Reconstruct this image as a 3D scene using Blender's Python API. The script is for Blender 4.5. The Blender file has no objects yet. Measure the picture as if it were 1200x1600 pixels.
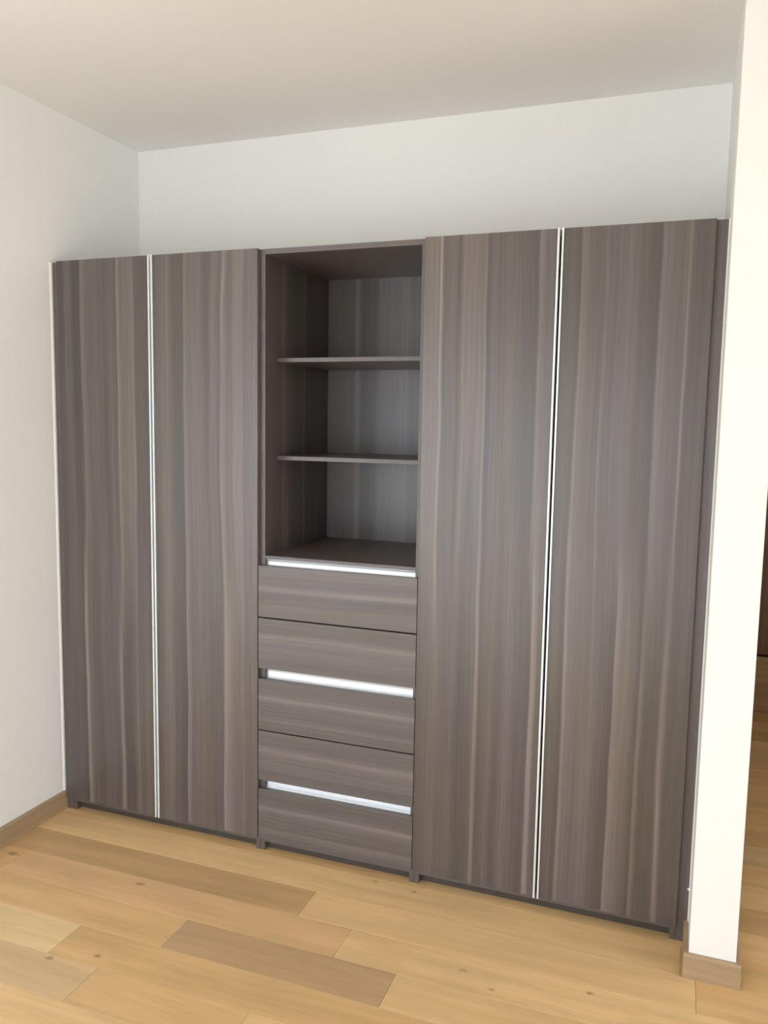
import bpy, bmesh, math, random
from mathutils import Matrix, Vector

scn = bpy.context.scene
C = scn.collection
random.seed(7)

# ------------------------------------------------------------------ camera
cam = bpy.data.objects.new('camera', bpy.data.cameras.new('camera'))
C.objects.link(cam)
cam.data.sensor_fit = 'VERTICAL'
cam.data.sensor_height = 36.0
cam.data.lens = 1277.4 * 36.0 / 1600.0
cam.data.clip_start = 0.02
R = ((0.93824111, -0.34196534, -0.05256733),
     (0.34559332, 0.93350715, 0.09554927),
     (0.01639744, -0.10781517, 0.99403572))
cam.matrix_world = Matrix(((R[0][0], R[0][2], -R[0][1], 2.3915),
                           (R[1][0], R[1][2], -R[1][1], -2.6346),
                           (R[2][0], R[2][2], -R[2][1], 1.6410),
                           (0, 0, 0, 1)))
scn.camera = cam

# ------------------------------------------------------------------ room measures (metres)
ZC = 2.8405                       # ceiling
ROOM_X1, ROOM_Y0 = 5.8, -3.2      # right wall, window wall
BACK_Y = 0.587                    # wall behind the wardrobe
PX0, PX1, PY0 = 2.4797, 2.611, -0.1503   # partition wall beside the wardrobe
HALL_X1, HALL_Y1 = 3.75, 2.85     # hallway behind the partition
ROOM_X0, LW_Y0 = -2.0, -1.3       # the room widens to the left in front of this corner
WIN = (-1.6, 2.4, 0.04, 2.15)    # french window opening in the window wall
ADDED_WIN = (-3.05, -0.4, 0.04, 2.15)  # unseen window added in far right wall to brighten room (y from, y to)

# ------------------------------------------------------------------ world, sun, exposure
world = bpy.data.worlds.new('sky'); scn.world = world
world.use_nodes = True
bg = world.node_tree.nodes['Background']
bg.inputs['Color'].default_value = (0.80, 0.90, 1.0, 1)
bg.inputs['Strength'].default_value = 5.0

sun = bpy.data.objects.new('sun', bpy.data.lights.new('sun', 'SUN'))   # high midday sun on the terrace outside
C.objects.link(sun)
sun.data.energy = 8.0
sun.data.angle = math.radians(0.6)
sun.data.color = (1.0, 1.0, 1.0)
sun.rotation_euler = (math.radians(18), 0, math.radians(-10))

def portal(cx, cy, cz, w, h, rz):
    """guides light sampling to a window opening; gives off no light itself"""
    p = bpy.data.objects.new('window_portal', bpy.data.lights.new('window_portal', 'AREA'))
    C.objects.link(p)
    p.data.shape = 'RECTANGLE'; p.data.size = w; p.data.size_y = h
    p.data.cycles.is_portal = True
    p.location = (cx, cy, cz)
    p.rotation_euler = (math.radians(90), 0, rz)
portal((WIN[0] + WIN[1]) / 2, ROOM_Y0 - 0.06, (WIN[2] + WIN[3]) / 2, WIN[1] - WIN[0], WIN[3] - WIN[2], 0)
portal(ROOM_X1 + 0.06, (ADDED_WIN[0] + ADDED_WIN[1]) / 2, (ADDED_WIN[2] + ADDED_WIN[3]) / 2, ADDED_WIN[1] - ADDED_WIN[0], ADDED_WIN[3] - ADDED_WIN[2], math.radians(90))

vs = scn.view_settings
vs.view_transform = 'Standard'; vs.look = 'None'; vs.gamma = 1.0
vs.use_curve_mapping = False
vs.exposure = -0.25
scn.cycles.use_denoising = True
scn.cycles.max_bounces = 12
scn.cycles.diffuse_bounces = 8
scn.cycles.sample_clamp_indirect = 6.0

# ------------------------------------------------------------------ material helpers
def srgb(r, g, b):
    f = lambda c: (c / 255 / 12.92) if c / 255 <= 0.04045 else ((c / 255 + 0.055) / 1.055) ** 2.4
    return (f(r), f(g), f(b), 1.0)

def new_mat(name):
    m = bpy.data.materials.new(name); m.use_nodes = True
    nt = m.node_tree
    return m, nt, nt.nodes['Principled BSDF']

def node(nt, kind, **kw):
    n = nt.nodes.new(kind)
    for k, v in kw.items():
        setattr(n, k, v)
    return n

def math_node(nt, op, a, b=None, c=None):
    n = node(nt, 'ShaderNodeMath', operation=op)
    for i, v in enumerate((a, b, c)):
        if v is None:
            continue
        if isinstance(v, (int, float)):
            n.inputs[i].default_value = v
        else:
            nt.links.new(v, n.inputs[i])
    return n.outputs[0]

def noise(nt, vec, scale, detail=3, rough=0.55, dims='3D'):
    n = node(nt, 'ShaderNodeTexNoise', noise_dimensions=dims)
    n.inputs['Scale'].default_value = scale
    n.inputs['Detail'].default_value = detail
    n.inputs['Roughness'].default_value = rough
    nt.links.new(vec, n.inputs['Vector'])
    return n.outputs['Fac']

def scaled(nt, vec, s, off=(0, 0, 0)):
    n = node(nt, 'ShaderNodeMapping')
    n.inputs['Scale'].default_value = s
    n.inputs['Location'].default_value = off
    nt.links.new(vec, n.inputs['Vector'])
    return n.outputs[0]

def map_range(nt, v, a, b, c, d, smooth=False):
    n = node(nt, 'ShaderNodeMapRange')
    if smooth:
        n.interpolation_type = 'SMOOTHSTEP'
    nt.links.new(v, n.inputs['Value'])
    for i, q in zip(('From Min', 'From Max', 'To Min', 'To Max'), (a, b, c, d)):
        n.inputs[i].default_value = q
    return n.outputs[0]

def ramp(nt, fac, stops):
    n = node(nt, 'ShaderNodeValToRGB')
    cr = n.color_ramp
    cr.interpolation = 'LINEAR'
    while len(cr.elements) > 1:
        cr.elements.remove(cr.elements[-1])
    cr.elements[0].position = stops[0][0]
    cr.elements[0].color = (stops[0][1] / 2,) * 3 + (1,)
    for p, v in stops[1:]:
        e = cr.elements.new(min(1.0, p))
        e.color = (v / 2,) * 3 + (1,)
    nt.links.new(fac, n.inputs['Fac'])
    return math_node(nt, 'MULTIPLY', n.outputs['Color'], 2.0)

def bump(nt, bsdf, height, strength, dist=0.001):
    n = node(nt, 'ShaderNodeBump')
    n.inputs['Strength'].default_value = strength
    n.inputs['Distance'].default_value = dist
    nt.links.new(height, n.inputs['Height'])
    nt.links.new(n.outputs[0], bsdf.inputs['Normal'])

TAUPE = srgb(132, 122, 117)

def laminate(name, width, height, top=None, bottom=None, seed=0.0, across='X', tone=1.0):
    """printed wood laminate: streaks run along the long axis; object coordinates in metres"""
    m, nt, b = new_mat(name)
    tc = node(nt, 'ShaderNodeTexCoord').outputs['Object']
    sep = node(nt, 'ShaderNodeSeparateXYZ'); nt.links.new(tc, sep.inputs[0])
    x, z = (sep.outputs[0], sep.outputs[2]) if across == 'X' else (sep.outputs[2], sep.outputs[0])
    if across == 'Y':
        x, z = sep.outputs[1], sep.outputs[2]
    comb = node(nt, 'ShaderNodeCombineXYZ')
    nt.links.new(x, comb.inputs[0]); nt.links.new(z, comb.inputs[2])
    comb.inputs[1].default_value = seed
    v = comb.outputs[0]
    # slow wander of the streaks
    wv = noise(nt, scaled(nt, v, (2.5, 1, 1.1)), 1.0, 2)
    wob = math_node(nt, 'MULTIPLY', math_node(nt, 'SUBTRACT', wv, 0.5), 0.035)
    xw = math_node(nt, 'ADD', x, wob)
    comb2 = node(nt, 'ShaderNodeCombineXYZ')
    nt.links.new(xw, comb2.inputs[0]); nt.links.new(z, comb2.inputs[2])
    comb2.inputs[1].default_value = seed
    vw = comb2.outputs[0]
    u = math_node(nt, 'DIVIDE', xw, width)
    val = None
    if top:
        a = ramp(nt, u, top); c = ramp(nt, u, bottom or top)
        t = map_range(nt, math_node(nt, 'ADD', math_node(nt, 'DIVIDE', z, height),
                      math_node(nt, 'MULTIPLY', math_node(nt, 'SUBTRACT', noise(nt, scaled(nt, v, (9, 1, 1.0)), 1.0, 1), 0.5), 0.9)),
                      0.32, 0.68, 0, 1, True)
        mx = node(nt, 'ShaderNodeMix'); mx.data_type = 'FLOAT'
        nt.links.new(t, mx.inputs[0]); nt.links.new(c, mx.inputs[2]); nt.links.new(a, mx.inputs[3])
        val = math_node(nt, 'POWER', mx.outputs[0], 3.6)
    band = map_range(nt, noise(nt, scaled(nt, vw, (24, 1, 0.55)), 1.0, 3, 0.6), 0.25, 0.75, 0.95, 1.05)
    fine = map_range(nt, noise(nt, scaled(nt, vw, (210, 1, 1.6)), 1.0, 4, 0.7), 0.25, 0.75, 0.80, 1.20)
    pore = map_range(nt, noise(nt, scaled(nt, vw, (520, 1, 9)), 1.0, 2, 0.6), 0.3, 0.7, 0.91, 1.09)
    mid = map_range(nt, noise(nt, scaled(nt, vw, (95, 1, 0.8), (5, 2, 1)), 1.0, 3, 0.65), 0.25, 0.75, 0.86, 1.14)
    k = math_node(nt, 'MULTIPLY', math_node(nt, 'MULTIPLY', band, mid), math_node(nt, 'MULTIPLY', fine, pore))
    if val is not None:
        k = math_node(nt, 'MULTIPLY', k, val)
    k = math_node(nt, 'MULTIPLY', k, tone)
    # warm / violet drift between neighbouring strips of veneer
    hue = noise(nt, scaled(nt, vw, (13, 1, 0.9), (3.1, 0, 7)), 1.0, 2)
    mixc = node(nt, 'ShaderNodeMix'); mixc.data_type = 'RGBA'
    nt.links.new(map_range(nt, hue, 0.35, 0.65, 0, 1), mixc.inputs[0])
    mixc.inputs[6].default_value = srgb(97, 88, 82)
    mixc.inputs[7].default_value = srgb(95, 87, 87)
    vm = node(nt, 'ShaderNodeVectorMath', operation='SCALE')
    nt.links.new(mixc.outputs[2], vm.inputs[0]); nt.links.new(k, vm.inputs['Scale'])
    nt.links.new(vm.outputs[0], b.inputs['Base Color'])
    b.inputs['Roughness'].default_value = 0.40
    b.inputs['Specular IOR Level'].default_value = 0.75
    # embossed grain spreads reflections across the grain
    b.inputs['Anisotropic'].default_value = 0.5
    tg = node(nt, 'ShaderNodeCombineXYZ')
    for i_, q in enumerate({'X': (1, 0, 0), 'Y': (0, 1, 0), 'Z': (0, 0, 1)}[across]):
        tg.inputs[i_].default_value = q
    nt.links.new(tg.outputs[0], b.inputs['Tangent'])
    bump(nt, b, fine, 0.12, 0.0006)
    return m

def plain(name, col, rough=0.6, metal=0.0, spec=0.5, grain=0.0):
    m, nt, b = new_mat(name)
    b.inputs['Roughness'].default_value = rough
    b.inputs['Metallic'].default_value = metal
    b.inputs['Specular IOR Level'].default_value = spec
    tc = node(nt, 'ShaderNodeTexCoord').outputs['Object']
    f = map_range(nt, noise(nt, tc, 35.0, 4), 0.3, 0.7, 1 - grain, 1 + grain)
    vm = node(nt, 'ShaderNodeVectorMath', operation='SCALE')
    vm.inputs[0].default_value = col[:3]
    nt.links.new(f, vm.inputs['Scale'])
    nt.links.new(vm.outputs[0], b.inputs['Base Color'])
    return m, nt, b

def wall_paint(name, col):
    m, nt, b = plain(name, col, 0.75, 0, 0.25, 0.008)
    g = node(nt, 'ShaderNodeNewGeometry').outputs['Position']
    bump(nt, b, noise(nt, g, 160.0, 3), 0.08, 0.0008)
    return m

M_WALL = wall_paint('wall_paint', srgb(242, 243, 241))
M_CEIL = wall_paint('ceiling_paint', srgb(243, 242, 240))
M_SEAL = plain('white_sealant', srgb(245, 245, 242), 0.45, 0, 0.5, 0.01)[0]
M_FRAME = plain('window_frame_white', srgb(235, 235, 235), 0.4, 0, 0.5, 0.01)[0]
M_TERR = plain('terrace_stone', srgb(205, 203, 198), 0.8, 0, 0.3, 0.06)[0]
M_SUB = plain('subfloor_dark', srgb(70, 50, 32), 0.9, 0, 0.2, 0.1)[0]
M_PLINTH = plain('dark_plinth', srgb(78, 71, 64), 0.6, 0, 0.3, 0.06)[0]
M_DARK = plain('dark_interior', srgb(52, 46, 43), 0.8, 0, 0.2, 0.05)[0]

# brushed aluminium of the grip profiles
M_ALU, nt_, b_ = plain('brushed_aluminium', srgb(240, 243, 246), 0.40, 0.4, 0.6, 0.02)

# oak planks: tone of each plank comes from the plank object's own colour
def oak_floor():
    m, nt, b = new_mat('oak_plank')
    g = node(nt, 'ShaderNodeNewGeometry').outputs['Position']
    oi = node(nt, 'ShaderNodeObjectInfo')
    sep = node(nt, 'ShaderNodeSeparateXYZ'); nt.links.new(g, sep.inputs[0])
    comb = node(nt, 'ShaderNodeCombineXYZ')
    nt.links.new(sep.outputs[0], comb.inputs[0]); nt.links.new(sep.outputs[1], comb.inputs[1])
    nt.links.new(math_node(nt, 'MULTIPLY', oi.outputs['Random'], 40.0), comb.inputs[2])
    v = comb.outputs[0]
    # distance to the dark knots of the boards
    knots = [(0.654, -0.348, .0125), (0.085, -0.357, .016), (0.649, -0.787, .011), (0.782, -0.724, .010),
             (1.844, -0.375, .010), (1.943, -0.429, .008), (2.214, -0.337, .009), (1.424, -0.023, .008), (1.578, -0.035, .007)]
    kn = None
    wob = noise(nt, v, 60.0, 2)
    for (kx, ky, r) in knots:
        d = node(nt, 'ShaderNodeVectorMath', operation='DISTANCE')
        mp = scaled(nt, g, (0.62, 1.0, 0.0))
        nt.links.new(mp, d.inputs[0]); d.inputs[1].default_value = (kx * 0.62, ky, 0)
        dd = math_node(nt, 'ADD', d.outputs['Value'], math_node(nt, 'MULTIPLY', math_node(nt, 'SUBTRACT', wob, 0.5), 0.018))
        s = map_range(nt, dd, r * 0.2, r * 1.15, 0.55, 1.0, True)
        kn = s if kn is None else math_node(nt, 'MULTIPLY', kn, s)
    warp = math_node(nt, 'MULTIPLY', math_node(nt, 'SUBTRACT', noise(nt, scaled(nt, v, (1.5, 4, 1)), 1.0, 2), 0.5), 0.06)
    comb2 = node(nt, 'ShaderNodeCombineXYZ')
    sv = node(nt, 'ShaderNodeSeparateXYZ'); nt.links.new(v, sv.inputs[0])
    nt.links.new(sv.outputs[0], comb2.inputs[0]); nt.links.new(math_node(nt, 'ADD', sv.outputs[1], warp), comb2.inputs[1])
    nt.links.new(sv.outputs[2], comb2.inputs[2])
    vw = comb2.outputs[0]
    cath = map_range(nt, noise(nt, scaled(nt, vw, (1.6, 20, 1)), 1.0, 4, 0.55), 0.25, 0.75, 0.87, 1.12)
    fib = map_range(nt, noise(nt, scaled(nt, vw, (5, 170, 1)), 1.0, 3, 0.6), 0.25, 0.75, 0.95, 1.05)
    blot = map_range(nt, noise(nt, scaled(nt, v, (3, 6, 1)), 1.0, 2), 0.3, 0.7, 0.95, 1.05)
    k = math_node(nt, 'MULTIPLY', math_node(nt, 'MULTIPLY', cath, fib), math_node(nt, 'MULTIPLY', blot, kn))
    vm = node(nt, 'ShaderNodeVectorMath', operation='SCALE')
    nt.links.new(oi.outputs['Color'], vm.inputs[0]); nt.links.new(k, vm.inputs['Scale'])
    nt.links.new(vm.outputs[0], b.inputs['Base Color'])
    b.inputs['Roughness'].default_value = 0.5
    b.inputs['Specular IOR Level'].default_value = 0.35
    bump(nt, b, fib, 0.1, 0.0005)
    return m
M_OAK = oak_floor()

def oak_trim(name, along):
    m, nt, b = new_mat(name)
    g = node(nt, 'ShaderNodeNewGeometry').outputs['Position']
    s = (3, 60, 60) if along == 'X' else (60, 3, 60)
    k = map_range(nt, noise(nt, scaled(nt, g, s), 1.0, 4), 0.25, 0.75, 0.9, 1.1)
    vm = node(nt, 'ShaderNodeVectorMath', operation='SCALE')
    vm.inputs[0].default_value = srgb(170, 145, 114)[:3]
    nt.links.new(k, vm.inputs['Scale'])
    nt.links.new(vm.outputs[0], b.inputs['Base Color'])
    b.inputs['Roughness'].default_value = 0.5
    return m
M_BASE_X = oak_trim('oak_skirting_x', 'X')
M_BASE_Y = oak_trim('oak_skirting_y', 'Y')

# ------------------------------------------------------------------ mesh helpers
def link(name, mesh, mat, parent=None, loc=(0, 0, 0)):
    o = bpy.data.objects.new(name, mesh)
    C.objects.link(o)
    o.location = loc
    if mat and not mesh.materials:
        mesh.materials.append(mat)
    if parent:
        o.parent = parent
    return o

def box_mesh(name, sx, sy, sz, bev=0.0, seg=1):
    bm = bmesh.new()
    vs_ = [bm.verts.new((x, y, z)) for x in (0, sx) for y in (0, sy) for z in (0, sz)]
    for f in ((0, 1, 3, 2), (4, 6, 7, 5), (0, 4, 5, 1), (2, 3, 7, 6), (0, 2, 6, 4), (1, 5, 7, 3)):
        bm.faces.new([vs_[i] for i in f])
    if bev:
        bmesh.ops.bevel(bm, geom=bm.edges[:], offset=bev, segments=seg, profile=0.5, affect='EDGES')
    bmesh.ops.recalc_face_normals(bm, faces=bm.faces[:])
    me = bpy.data.meshes.new(name); bm.to_mesh(me); bm.free()
    return me

def box(name, x0, x1, y0, y1, z0, z1, mat, parent=None, bev=0.0):
    """box given in room coordinates; the object's origin is its low corner"""
    base = parent_loc(parent)
    return link(name, box_mesh(name, x1 - x0, y1 - y0, z1 - z0, bev), mat, parent,
                (x0 - base[0], y0 - base[1], z0 - base[2]))

def parent_loc(p):
    v = Vector((0, 0, 0))
    while p:
        v += p.location; p = p.parent
    return v

def prism(name, pts, x0, x1, mat, parent=None, axis='X'):
    """profile (list of 2D points) swept straight along an axis, room coordinates"""
    bm = bmesh.new()
    def P(t, a, b_):
        return {'X': (t, a, b_), 'Y': (a, t, b_), 'Z': (a, b_, t)}[axis]
    A = [bm.verts.new(P(x0, *p)) for p in pts]
    B = [bm.verts.new(P(x1, *p)) for p in pts]
    n = len(pts)
    for i in range(n):
        bm.faces.new((A[i], A[(i + 1) % n], B[(i + 1) % n], B[i]))
    bm.faces.new(A); bm.faces.new(B[::-1])
    bmesh.ops.recalc_face_normals(bm, faces=bm.faces[:])
    me = bpy.data.meshes.new(name); bm.to_mesh(me); bm.free()
    pl = parent_loc(parent)
    return link(name, me, mat, parent, (-pl[0], -pl[1], -pl[2]))

def struct(o):
    o['kind'] = 'structure'
    return o

def thing(name, label, cat, loc):
    o = bpy.data.objects.new(name, None)
    C.objects.link(o)
    o.location = loc
    o.empty_display_size = 0.1
    o['label'] = label; o['category'] = cat
    return o

# ------------------------------------------------------------------ the room
struct(box('wall_left', -0.15, 0, LW_Y0, BACK_Y + 0.15, 0, ZC, M_WALL))
struct(box('wall_left_return', ROOM_X0, -0.15, LW_Y0, LW_Y0 + 0.15, 0, ZC, M_WALL))
struct(box('wall_far_left', ROOM_X0 - 0.15, ROOM_X0, ROOM_Y0, LW_Y0 + 0.15, 0, ZC, M_WALL))
struct(box('wall_back', 0, PX0, BACK_Y, BACK_Y + 0.15, 0, ZC, M_WALL))
wr = struct(box('wall_right', PX0, PX1, PY0, HALL_Y1, 0, ZC, M_WALL, None, 0.0015))
struct(box('wall_hall_end', PX1, HALL_X1, HALL_Y1, HALL_Y1 + 0.15, 0, ZC, M_WALL))
struct(box('wall_hall_right', HALL_X1, HALL_X1 + 0.15, PY0 + 0.15, HALL_Y1 + 0.15, 0, ZC, M_WALL))
struct(box('wall_back_right', HALL_X1, ROOM_X1, PY0, PY0 + 0.15, 0, ZC, M_WALL))
struct(box('ceiling', ROOM_X0 - 0.15, ROOM_X1 + 0.15, ROOM_Y0 - 0.2, HALL_Y1 + 0.15, ZC, ZC + 0.15, M_CEIL))
# window wall with the french window behind the photographer
def window_wall(name, pieces):
    bm = bmesh.new()
    for (a, b, y0, y1, c, d) in pieces:
        q = [bm.verts.new((x, y, z)) for x in (a, b) for y in (y0, y1) for z in (c, d)]
        for f in ((0, 1, 3, 2), (4, 6, 7, 5), (0, 4, 5, 1), (2, 3, 7, 6), (0, 2, 6, 4), (1, 5, 7, 3)):
            bm.faces.new([q[i] for i in f])
    bmesh.ops.recalc_face_normals(bm, faces=bm.faces[:])
    me = bpy.data.meshes.new(name); bm.to_mesh(me); bm.free()
    return struct(link(name, me, M_WALL))
x0, x1, z0, z1 = WIN
ya, yb = ROOM_Y0 - 0.2, ROOM_Y0
window_wall('wall_front', ((ROOM_X0 - 0.15, x0, ya, yb, 0, ZC), (x1, ROOM_X1 + 0.15, ya, yb, 0, ZC), (x0, x1, ya, yb, z1, ZC), (x0, x1, ya, yb, 0, z0)))
p0, p1, z0, z1 = ADDED_WIN
xa, xb = ROOM_X1, ROOM_X1 + 0.15
window_wall('wall_far_right', ((xa, xb, ROOM_Y0, p0, 0, ZC), (xa, xb, p1, PY0 + 0.15, 0, ZC), (xa, xb, p0, p1, z1, ZC), (xa, xb, p0, p1, 0, z0)))
def french_window(name, loc, rz, ww, hh):
    win = bpy.data.objects.new(name, None); C.objects.link(win); struct(win)
    win.location = loc; win.rotation_euler = (0, 0, rz)
    for nm, a, b, c, d in (('frame_rail', 0, ww, 0, .07), ('frame_rail', 0, ww, hh - .07, hh),
                           ('frame_stile', 0, .07, .07, hh - .07), ('frame_stile', ww - .07, ww, .07, hh - .07),
                           ('mullion', ww / 2 - .05, ww / 2 + .05, .07, hh - .07)):
        link(nm, box_mesh(nm, b - a, 0.07, d - c, 0.004), M_FRAME, win, (a, 0, c))
french_window('window_1', (WIN[0], ROOM_Y0 - 0.15, WIN[2]), 0, WIN[1] - WIN[0], WIN[3] - WIN[2])
french_window('added_window_2', (ROOM_X1 + 0.14, ADDED_WIN[0], ADDED_WIN[2]), math.radians(90), ADDED_WIN[1] - ADDED_WIN[0], ADDED_WIN[3] - ADDED_WIN[2])  # unseen, added for more light on the floor and left wall
struct(box('terrace_side', ROOM_X1 + 0.15, 14, ROOM_Y0 - 0.2, 8, -0.12, -0.02, M_TERR))
struct(box('terrace', -6, 14, ROOM_Y0 - 9, ROOM_Y0 - 0.2, -0.12, -0.02, M_TERR))

# floor slab and its oak boards
floor = struct(box('floor', ROOM_X0 - 0.15, ROOM_X1 + 0.15, ROOM_Y0 - 0.2, HALL_Y1 + 0.15, -0.12, -0.0145, M_SUB))
PITCH, ROW0 = 0.1526, -0.159
OAK = {'l': srgb(226, 189, 138), 'm': srgb(217, 178, 126), 'd': srgb(202, 165, 118),
       'g': srgb(211, 179, 136), 'y': srgb(229, 198, 149), 'p': srgb(217, 177, 130), 'k': srgb(193, 159, 119)}
known = {-1: ([-0.2, 2.46], ['m', 'l', 'm']),
         0: ([0.0, 1.256, 2.503], ['m', 'd', 'l', 'm']),
         1: ([0.12, 1.452, 2.68], ['m', 'p', 'l', 'm']),
         2: ([-0.3, 0.932, 1.66, 2.9], ['m', 'm', 'k', 'l', 'm']),
         3: ([-0.55, 0.626, 1.95], ['l', 'y', 'm', 'p']),
         4: ([0.818, 1.333, 2.5], ['g', 'm', 'l', 'm']),
         5: ([0.3, 1.55, 2.7], ['y', 'l', 'm', 'l'])}
plank_cache = {}
def plank(x0, x1, y0, y1, col):
    L, W = round(x1 - x0, 3), round(y1 - y0, 4)
    if (L, W) not in plank_cache:
        plank_cache[(L, W)] = box_mesh('plank', L - 0.0008, W - 0.0007, 0.0145, 0.0007)
    o = link('plank', plank_cache[(L, W)], M_OAK, floor,
             (x0 + 0.0004 - (ROOM_X0 - 0.15), y0 + 0.00035 - (ROOM_Y0 - 0.2), -0.0145 + 0.12))
    f = 1 + random.uniform(-0.025, 0.025)
    o.color = (col[0] * f, col[1] * f, col[2] * f, 1)
X0, X1 = 0.0, ROOM_X1
for k in range(-20, 31):
    ya, yb = ROW0 - PITCH * (k + 1), ROW0 - PITCH * k
    if ya >= HALL_Y1 or yb <= ROOM_Y0:
        continue
    xs0, xs1 = (X0 if yb > LW_Y0 + 0.02 else ROOM_X0), X1
    if ya > PY0 + 0.13:                 # only the hallway lies this far back
        if ya > BACK_Y:
            xs0 = PX1 + 0.001
        xs1 = HALL_X1
    ya, yb = max(ya, ROOM_Y0), min(yb, HALL_Y1)
    if k in known:
        j, cols = known[k]
        j = [x for x in j]; cols = list(cols)
        while j[-1] < X1:
            j.append(j[-1] + random.choice((1.25, 1.25, 0.98, 0.73))); cols.append(random.choice('lmmpg'))
    else:
        j = [-random.choice((0.15, 0.31, 0.52, 0.7, 0.9, 1.1))]
        while j[-1] < X1:
            j.append(j[-1] + random.choice((1.25, 1.25, 1.25, 0.98, 0.73)))
        cols = [random.choice('lmmpgdl') for _ in range(len(j) + 1)]
    edges = [-9] + ([-1.1] if xs0 < -1 else []) + [q for q in j if q > -1] + [99]
    cols = cols + ['m', 'l', 'p']
    for i in range(len(edges) - 1):
        a, b = max(edges[i], xs0), min(edges[i + 1], xs1)
        if b - a > 0.02:
            plank(a, b, ya, yb, OAK[cols[i]])

# skirting boards
BT, BD = 0.076, 0.0145
def skirting_profile(s):   # (outwards, z) with a softened upper edge
    return [(0, 0), (s * BD, 0), (s * BD, BT - 0.006), (s * (BD - 0.0025), BT - 0.0015), (s * (BD - 0.006), BT), (0, BT)]
struct(prism('baseboard_left', [(p[0], p[1]) for p in skirting_profile(1)], LW_Y0, 0.0195, M_BASE_Y, None, 'Y'))
struct(prism('baseboard_right', [(PX0 + p[0], p[1]) for p in skirting_profile(-1)], PY0, 0.0195, M_BASE_Y, None, 'Y'))
struct(prism('baseboard_front', [(PY0 + p[0], p[1]) for p in skirting_profile(-1)], PX0 - BD, PX1 + BD, M_BASE_X, None, 'X'))
struct(prism('baseboard_hall', [(PX1 + p[0], p[1]) for p in skirting_profile(1)], PY0, 2.45, M_BASE_Y, None, 'Y'))

# beads of white sealant where the cabinetry meets the walls
struct(prism('trim_1', [(0.0, 0.009), (0.0055, 0.0145), (0.0065, 0.0205), (0.0, 0.0205)], BT, 2.25, M_SEAL, None, 'Z'))
t2 = struct(prism('trim_2', [(PX0, 0.012), (PX0 - 0.0035, 0.016), (PX0 - 0.004, 0.0205), (PX0, 0.0205)], BT, 2.25, M_SEAL, None, 'Z'))

bmd = bmesh.new()
bmesh.ops.create_icosphere(bmd, subdivisions=2, radius=0.0045)
for v_ in bmd.verts:
    v_.co.y *= 0.7; v_.co.z *= 1.25 if v_.co.z < 0 else 0.9
med = bpy.data.meshes.new('sealant_drop'); bmd.to_mesh(med); bmd.free()
link('sealant_drop', med, M_SEAL, t2, (PX0 - 0.0045, 0.0155, 0.183))

# ------------------------------------------------------------------ cabinetry
ZT, ZB = 2.25, 0.057
REC, BACK = 0.0207, 0.5745       # front of the carcass, front of the back panels
DT = 0.019
PLINTH_Y = 0.047

S1T = [(0, .9), (.06, .9), (.1, 1), (.16, .97), (.18, .86), (.26, .86), (.272, 1.1), (.3, 1.08), (.33, 1), (.48, .97), (.53, .9), (.58, 1), (.62, .95), (.645, .95), (.655, 1.17), (.675, 1.1), (.7, 1), (.76, 1.05), (.825, 1.1), (.835, .93), (1, .9)]
S1B = [(0, .97), (.15, .95), (.235, .9), (.25, 1.2), (.275, 1.15), (.29, 1), (.41, .92), (.45, 1), (.61, .95), (.63, 1.16), (.655, 1.1), (.67, .9), (.74, .89), (.8, 1.0), (.81, 1.1), (.83, .96), (.93, 1), (1, .96)]
S2T = [(0, .92), (.08, 1), (.15, 1.05), (.2, .93), (.285, .9), (.305, .95), (.312, 1.13), (.325, 1.08), (.36, 1), (.45, 1.05), (.52, .93), (.58, 1.05), (.645, .95), (.66, 1.16), (.685, 1.08), (.72, 1.0), (.78, 1.08), (.845, 1.1), (.86, 1.0), (1, 1.04)]
S2B = [(0, .9), (.1, 1.03), (.13, 1.08), (.2, .95), (.28, .9), (.3, .88), (.308, 1.16), (.325, 1.1), (.35, 1), (.45, 1.02), (.58, .95), (.65, .96), (.665, 1.2), (.69, 1.14), (.73, 1.08), (.8, 1), (.84, 1.08), (.87, 1), (1, 1.02)]
S3T = [(0, 1.06), (.1, 1.06), (.125, 1.06), (.132, 1.2), (.146, 1.16), (.156, .96), (.25, .98), (.28, .9), (.31, 1.07), (.4, 1.05), (.475, 1.06), (.487, 1.17), (.5, .89), (.55, 1), (.6, .95), (.68, 1), (.75, .94), (.86, .88), (.878, 1.1), (.93, 1), (1, .98)]
S3B = [(0, .92), (.1, .97), (.15, 1.03), (.2, .96), (.3, .98), (.36, .9), (.47, .95), (.482, 1.14), (.5, 1.1), (.515, .9), (.6, 1), (.66, .91), (.72, 1.03), (.8, .97), (.89, .91), (.903, 1.2), (.925, 1.16), (.945, 1), (1, .95)]
S4T = [(0, .88), (.05, .95), (.11, .89), (.128, 1.08), (.17, 1), (.25, .95), (.285, .96), (.293, 1.06), (.32, .95), (.4, 1), (.45, 1.03), (.5, .98), (.62, .89), (.653, .88), (.664, 1.09), (.72, 1.02), (.8, 1), (.825, 1.03), (.833, 1.15), (.855, .92), (.95, .95), (1, .9)]
S4B = [(0, .93), (.05, .97), (.095, .89), (.115, 1.15), (.14, 1.05), (.22, 1.02), (.3, 1.06), (.38, .95), (.45, .9), (.462, 1.18), (.48, 1.12), (.5, 1.06), (.58, 1.02), (.63, .89), (.645, 1.1), (.68, .93), (.78, .93), (.81, 1.13), (.83, 1.08), (.85, .95), (1, .95)]

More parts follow.
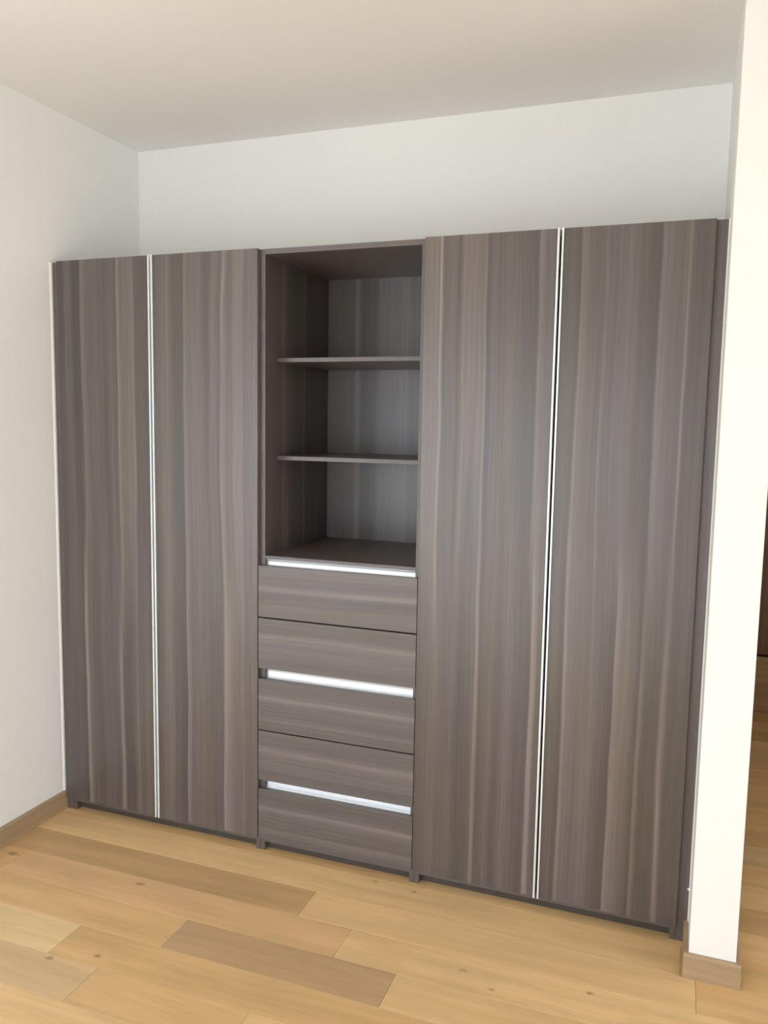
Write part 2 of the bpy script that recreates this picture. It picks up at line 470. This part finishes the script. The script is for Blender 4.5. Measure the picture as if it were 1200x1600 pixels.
M_SIDE = laminate('laminate_carcass', 0.5, 2.2, seed=3.3)
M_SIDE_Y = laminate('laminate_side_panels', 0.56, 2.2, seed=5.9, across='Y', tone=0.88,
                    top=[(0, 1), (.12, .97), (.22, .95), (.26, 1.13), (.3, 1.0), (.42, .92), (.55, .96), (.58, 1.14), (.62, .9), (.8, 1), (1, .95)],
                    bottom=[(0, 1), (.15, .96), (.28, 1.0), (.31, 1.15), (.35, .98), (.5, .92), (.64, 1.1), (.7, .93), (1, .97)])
M_HORI = laminate('laminate_boards', 0.5, 0.6, seed=8.1, across='Z')
M_BACKP = laminate('laminate_back_panel', 0.585, 1.1, seed=1.7,
                   top=[(0, 1), (.2, 1), (.23, 1.14), (.27, .9), (.36, .92), (.4, 1.05), (.6, 1.1), (.64, 1), (.8, 1.03), (1, .98)])
M_FILL = laminate('laminate_filler', 0.05, 2.2, seed=12.2)

def grip_strip(x0, x1, parent):
    """slim aluminium grip profile along a door edge: a face proud of the door and a return into the gap"""
    ox = parent_loc(parent)
    p = [(x0, -0.0035), (x0 + 0.0008, -0.0045), (x1 - 0.0008, -0.0045), (x1, -0.0035), (x1, DT - 0.001), (x0, DT - 0.001)]
    prism('grip_profile', p, ZB - 0.003, ZT + 0.0015, M_ALU, parent, 'Z')

def door(parent, x0, x1, top, bottom, seed, grip_side):
    m = laminate('laminate_door_%d' % seed, x1 - x0, ZT - ZB, top, bottom, seed=seed * 4.7)
    g = 0.0062
    a, b = (x0, x1 - g) if grip_side > 0 else (x0 + g, x1)
    d = box('door', a, b, 0.0, DT, ZB, ZT, m, parent, 0.0008)
    if grip_side > 0:
        grip_strip(x1 - g + 0.0002, x1, d)
    else:
        grip_strip(x0, x0 + g - 0.0002, d)
    return d

def carcass(parent, x0, x1, feet=(True, True)):
    t = 0.018
    for i, (a, b) in enumerate(((x0, x0 + t), (x1 - t, x1))):
        box('side_panel', a, b, REC, BACK + 0.008, 0.0, ZT, M_SIDE_Y, parent, 0.0006)
    box('top_panel', x0 + t, x1 - t, REC, BACK, ZT - 0.0188, ZT, M_HORI, parent, 0.0006)
    box('bottom_panel', x0 + t, x1 - t, REC, BACK, 0.036, 0.054, M_HORI, parent, 0.0006)
    box('back_panel', x0 + t, x1 - t, BACK, BACK + 0.008, 0.036, ZT, M_SIDE, parent)
    box('plinth', x0 + t, x1 - t, PLINTH_Y, PLINTH_Y + 0.016, 0.0, 0.036, M_PLINTH, parent)

# left wardrobe
wl = thing('wardrobe', 'tall taupe wood-grain wardrobe with two doors beside the left white wall', 'wardrobe', (0.475, 0.3, 0))
box('filler_strip', 0.0005, 0.0445, REC, REC + 0.018, 0.0, ZT, M_FILL, wl, 0.0006)
carcass(wl, 0.0455, 0.9345)
door(wl, 0.044, 0.4762, S1T, S1B, 1, +1)
door(wl, 0.4842, 0.9325, S2T, S2B, 2, -1)

# right wardrobe
w2 = thing('wardrobe', 'tall taupe wood-grain wardrobe with two doors beside the white partition wall end', 'wardrobe', (2.01, 0.3, 0))
carcass(w2, 1.5565, 2.4415)
door(w2, 1.5546, 1.9914, S3T, S3B, 3, +1)
door(w2, 1.9990, 2.4427, S4T, S4B, 4, -1)
box('filler_strip', 2.442, PX0 - 0.0005, REC, REC + 0.018, 0.0, ZT, M_FILL, w2, 0.0006)

# shelf and drawer unit in the middle
NX0, NX1, NZ0, NZ1 = 0.9533, 1.5382, 1.1482, 2.2312
mu = thing('shelf_unit', 'taupe open shelf unit with five drawers between the two wardrobes', 'shelf unit', (1.245, 0.3, 0))
box('side_panel', 0.9353, NX0, REC, BACK + 0.008, 0, ZT, M_SIDE_Y, mu, 0.0006)
box('side_panel', NX1, 1.5557, REC, BACK + 0.008, 0, ZT, M_SIDE_Y, mu, 0.0006)
box('top_panel', NX0, NX1, REC, BACK, NZ1, ZT, M_HORI, mu, 0.0006)
box('back_panel', NX0, NX1, BACK, BACK + 0.008, 0.036, ZT, M_BACKP, mu)
box('counter_panel', NX0, NX1, REC, BACK, 1.1366, NZ0, M_HORI, mu, 0.0006)
box('bottom_panel', NX0, NX1, REC, BACK, 0.036, 0.054, M_HORI, mu, 0.0006)
box('plinth', NX0, NX1, PLINTH_Y, PLINTH_Y + 0.016, 0, 0.036, M_PLINTH, mu)
for z0, z1 in ((1.8598, 1.8754), (1.4976, 1.5131)):
    box('shelf', NX0, NX1, 0.1156, BACK, z0, z1, M_HORI, mu, 0.0006)

DX0, DX1 = 0.9358, 1.5523
H1 = [(0, .97), (.18, 1.0), (.26, 1.06), (.3, .97), (.42, .95), (.5, .97), (.55, 1.13), (.6, 1.1), (.66, .97), (.8, .98), (.86, 1.04), (1, 1)]
H2 = [(0, 1), (.15, .93), (.22, 1.0), (.33, 1.04), (.45, 1.0), (.58, 1.08), (.63, 1.12), (.7, .98), (.84, .95), (1, .99)]
H3 = [(0, .96), (.12, .99), (.2, 1.06), (.28, .95), (.4, .96), (.5, .98), (.56, 1.03), (.62, 1.15), (.68, 1.0), (.82, .93), (1, .98)]
for i, (za, zb, st) in enumerate(((0.9206, 1.1135, H1), (0.7249, 0.9160, H2), (0.4876, 0.6842, H3), (0.2904, 0.4830, H2), (ZB, 0.2545, H3))):
    m = laminate('laminate_drawer_%d' % i, zb - za, DX1 - DX0, st, [(p, 1 + (v - 1) * .8) for p, v in st], seed=20.3 + i * 5.1, across='Z')
    dr = box('drawer', DX0, DX1, 0.0, DT, za, zb, m, mu, 0.0008)
    # the box of the drawer behind its front
    bx = box('drawer_box', NX0 + 0.02, NX1 - 0.02, 0.05, 0.5, za + 0.015, zb - 0.045, M_DARK, dr)

# aluminium grip channels above the first, third and fifth drawer
def channel(zlo, zhi):
    top, bot = zhi, zlo
    pts = [(0.0235, top + 0.004), (0.030, top + 0.002), (0.036, top - 0.006), (0.0385, (top + bot) / 2), (0.036, bot - 0.002),
           (0.031, bot - 0.011), (0.0235, bot - 0.014), (0.0235, bot - 0.0155), (0.032, bot - 0.0135), (0.039, bot - 0.003),
           (0.042, (top + bot) / 2), (0.039, top + 0.003), (0.0235, top + 0.006)]
    return prism('grip_channel', pts, NX0 + 0.001, NX1 - 0.001, M_ALU, mu, 'X')
channel(1.1135, 1.1340)
channel(0.6842, 0.7249)
channel(0.2545, 0.2904)

# ------------------------------------------------------------------ cupboard at the end of the hallway
def walnut(name, col, across):
    m, nt, b = new_mat(name)
    tc = node(nt, 'ShaderNodeTexCoord').outputs['Object']
    s = (45, 45, 2) if across == 'X' else (2, 45, 45)
    k = map_range(nt, noise(nt, scaled(nt, tc, s), 1.0, 4), 0.25, 0.75, 0.75, 1.25)
    vm = node(nt, 'ShaderNodeVectorMath', operation='SCALE')
    vm.inputs[0].default_value = col[:3]
    nt.links.new(k, vm.inputs['Scale'])
    nt.links.new(vm.outputs[0], b.inputs['Base Color'])
    b.inputs['Roughness'].default_value = 0.45
    return m
M_WAL_V = walnut('walnut_upright', srgb(112, 82, 62), 'X')
M_WAL_H = walnut('walnut_lying', srgb(165, 134, 102), 'Z')
CY = 2.46
hc = thing('hall_cupboard', 'dark brown wooden cupboard standing in the hallway behind the white partition wall', 'cupboard', (3.18, 2.65, 0))
box('body', PX1 + 0.003, HALL_X1 - 0.003, CY + 0.022, HALL_Y1 - 0.003, 0, 2.3, M_DARK, hc)
dw = (HALL_X1 - PX1 - 0.012) / 2
for i in range(2):
    a = PX1 + 0.004 + i * (dw + 0.003)
    box('door', a, a + dw, CY, CY + 0.02, 0.348, 2.298, M_WAL_V, hc, 0.001)
    box('drawer', a, a + dw, CY, CY + 0.02, 0.004, 0.332, M_WAL_H, hc, 0.001)
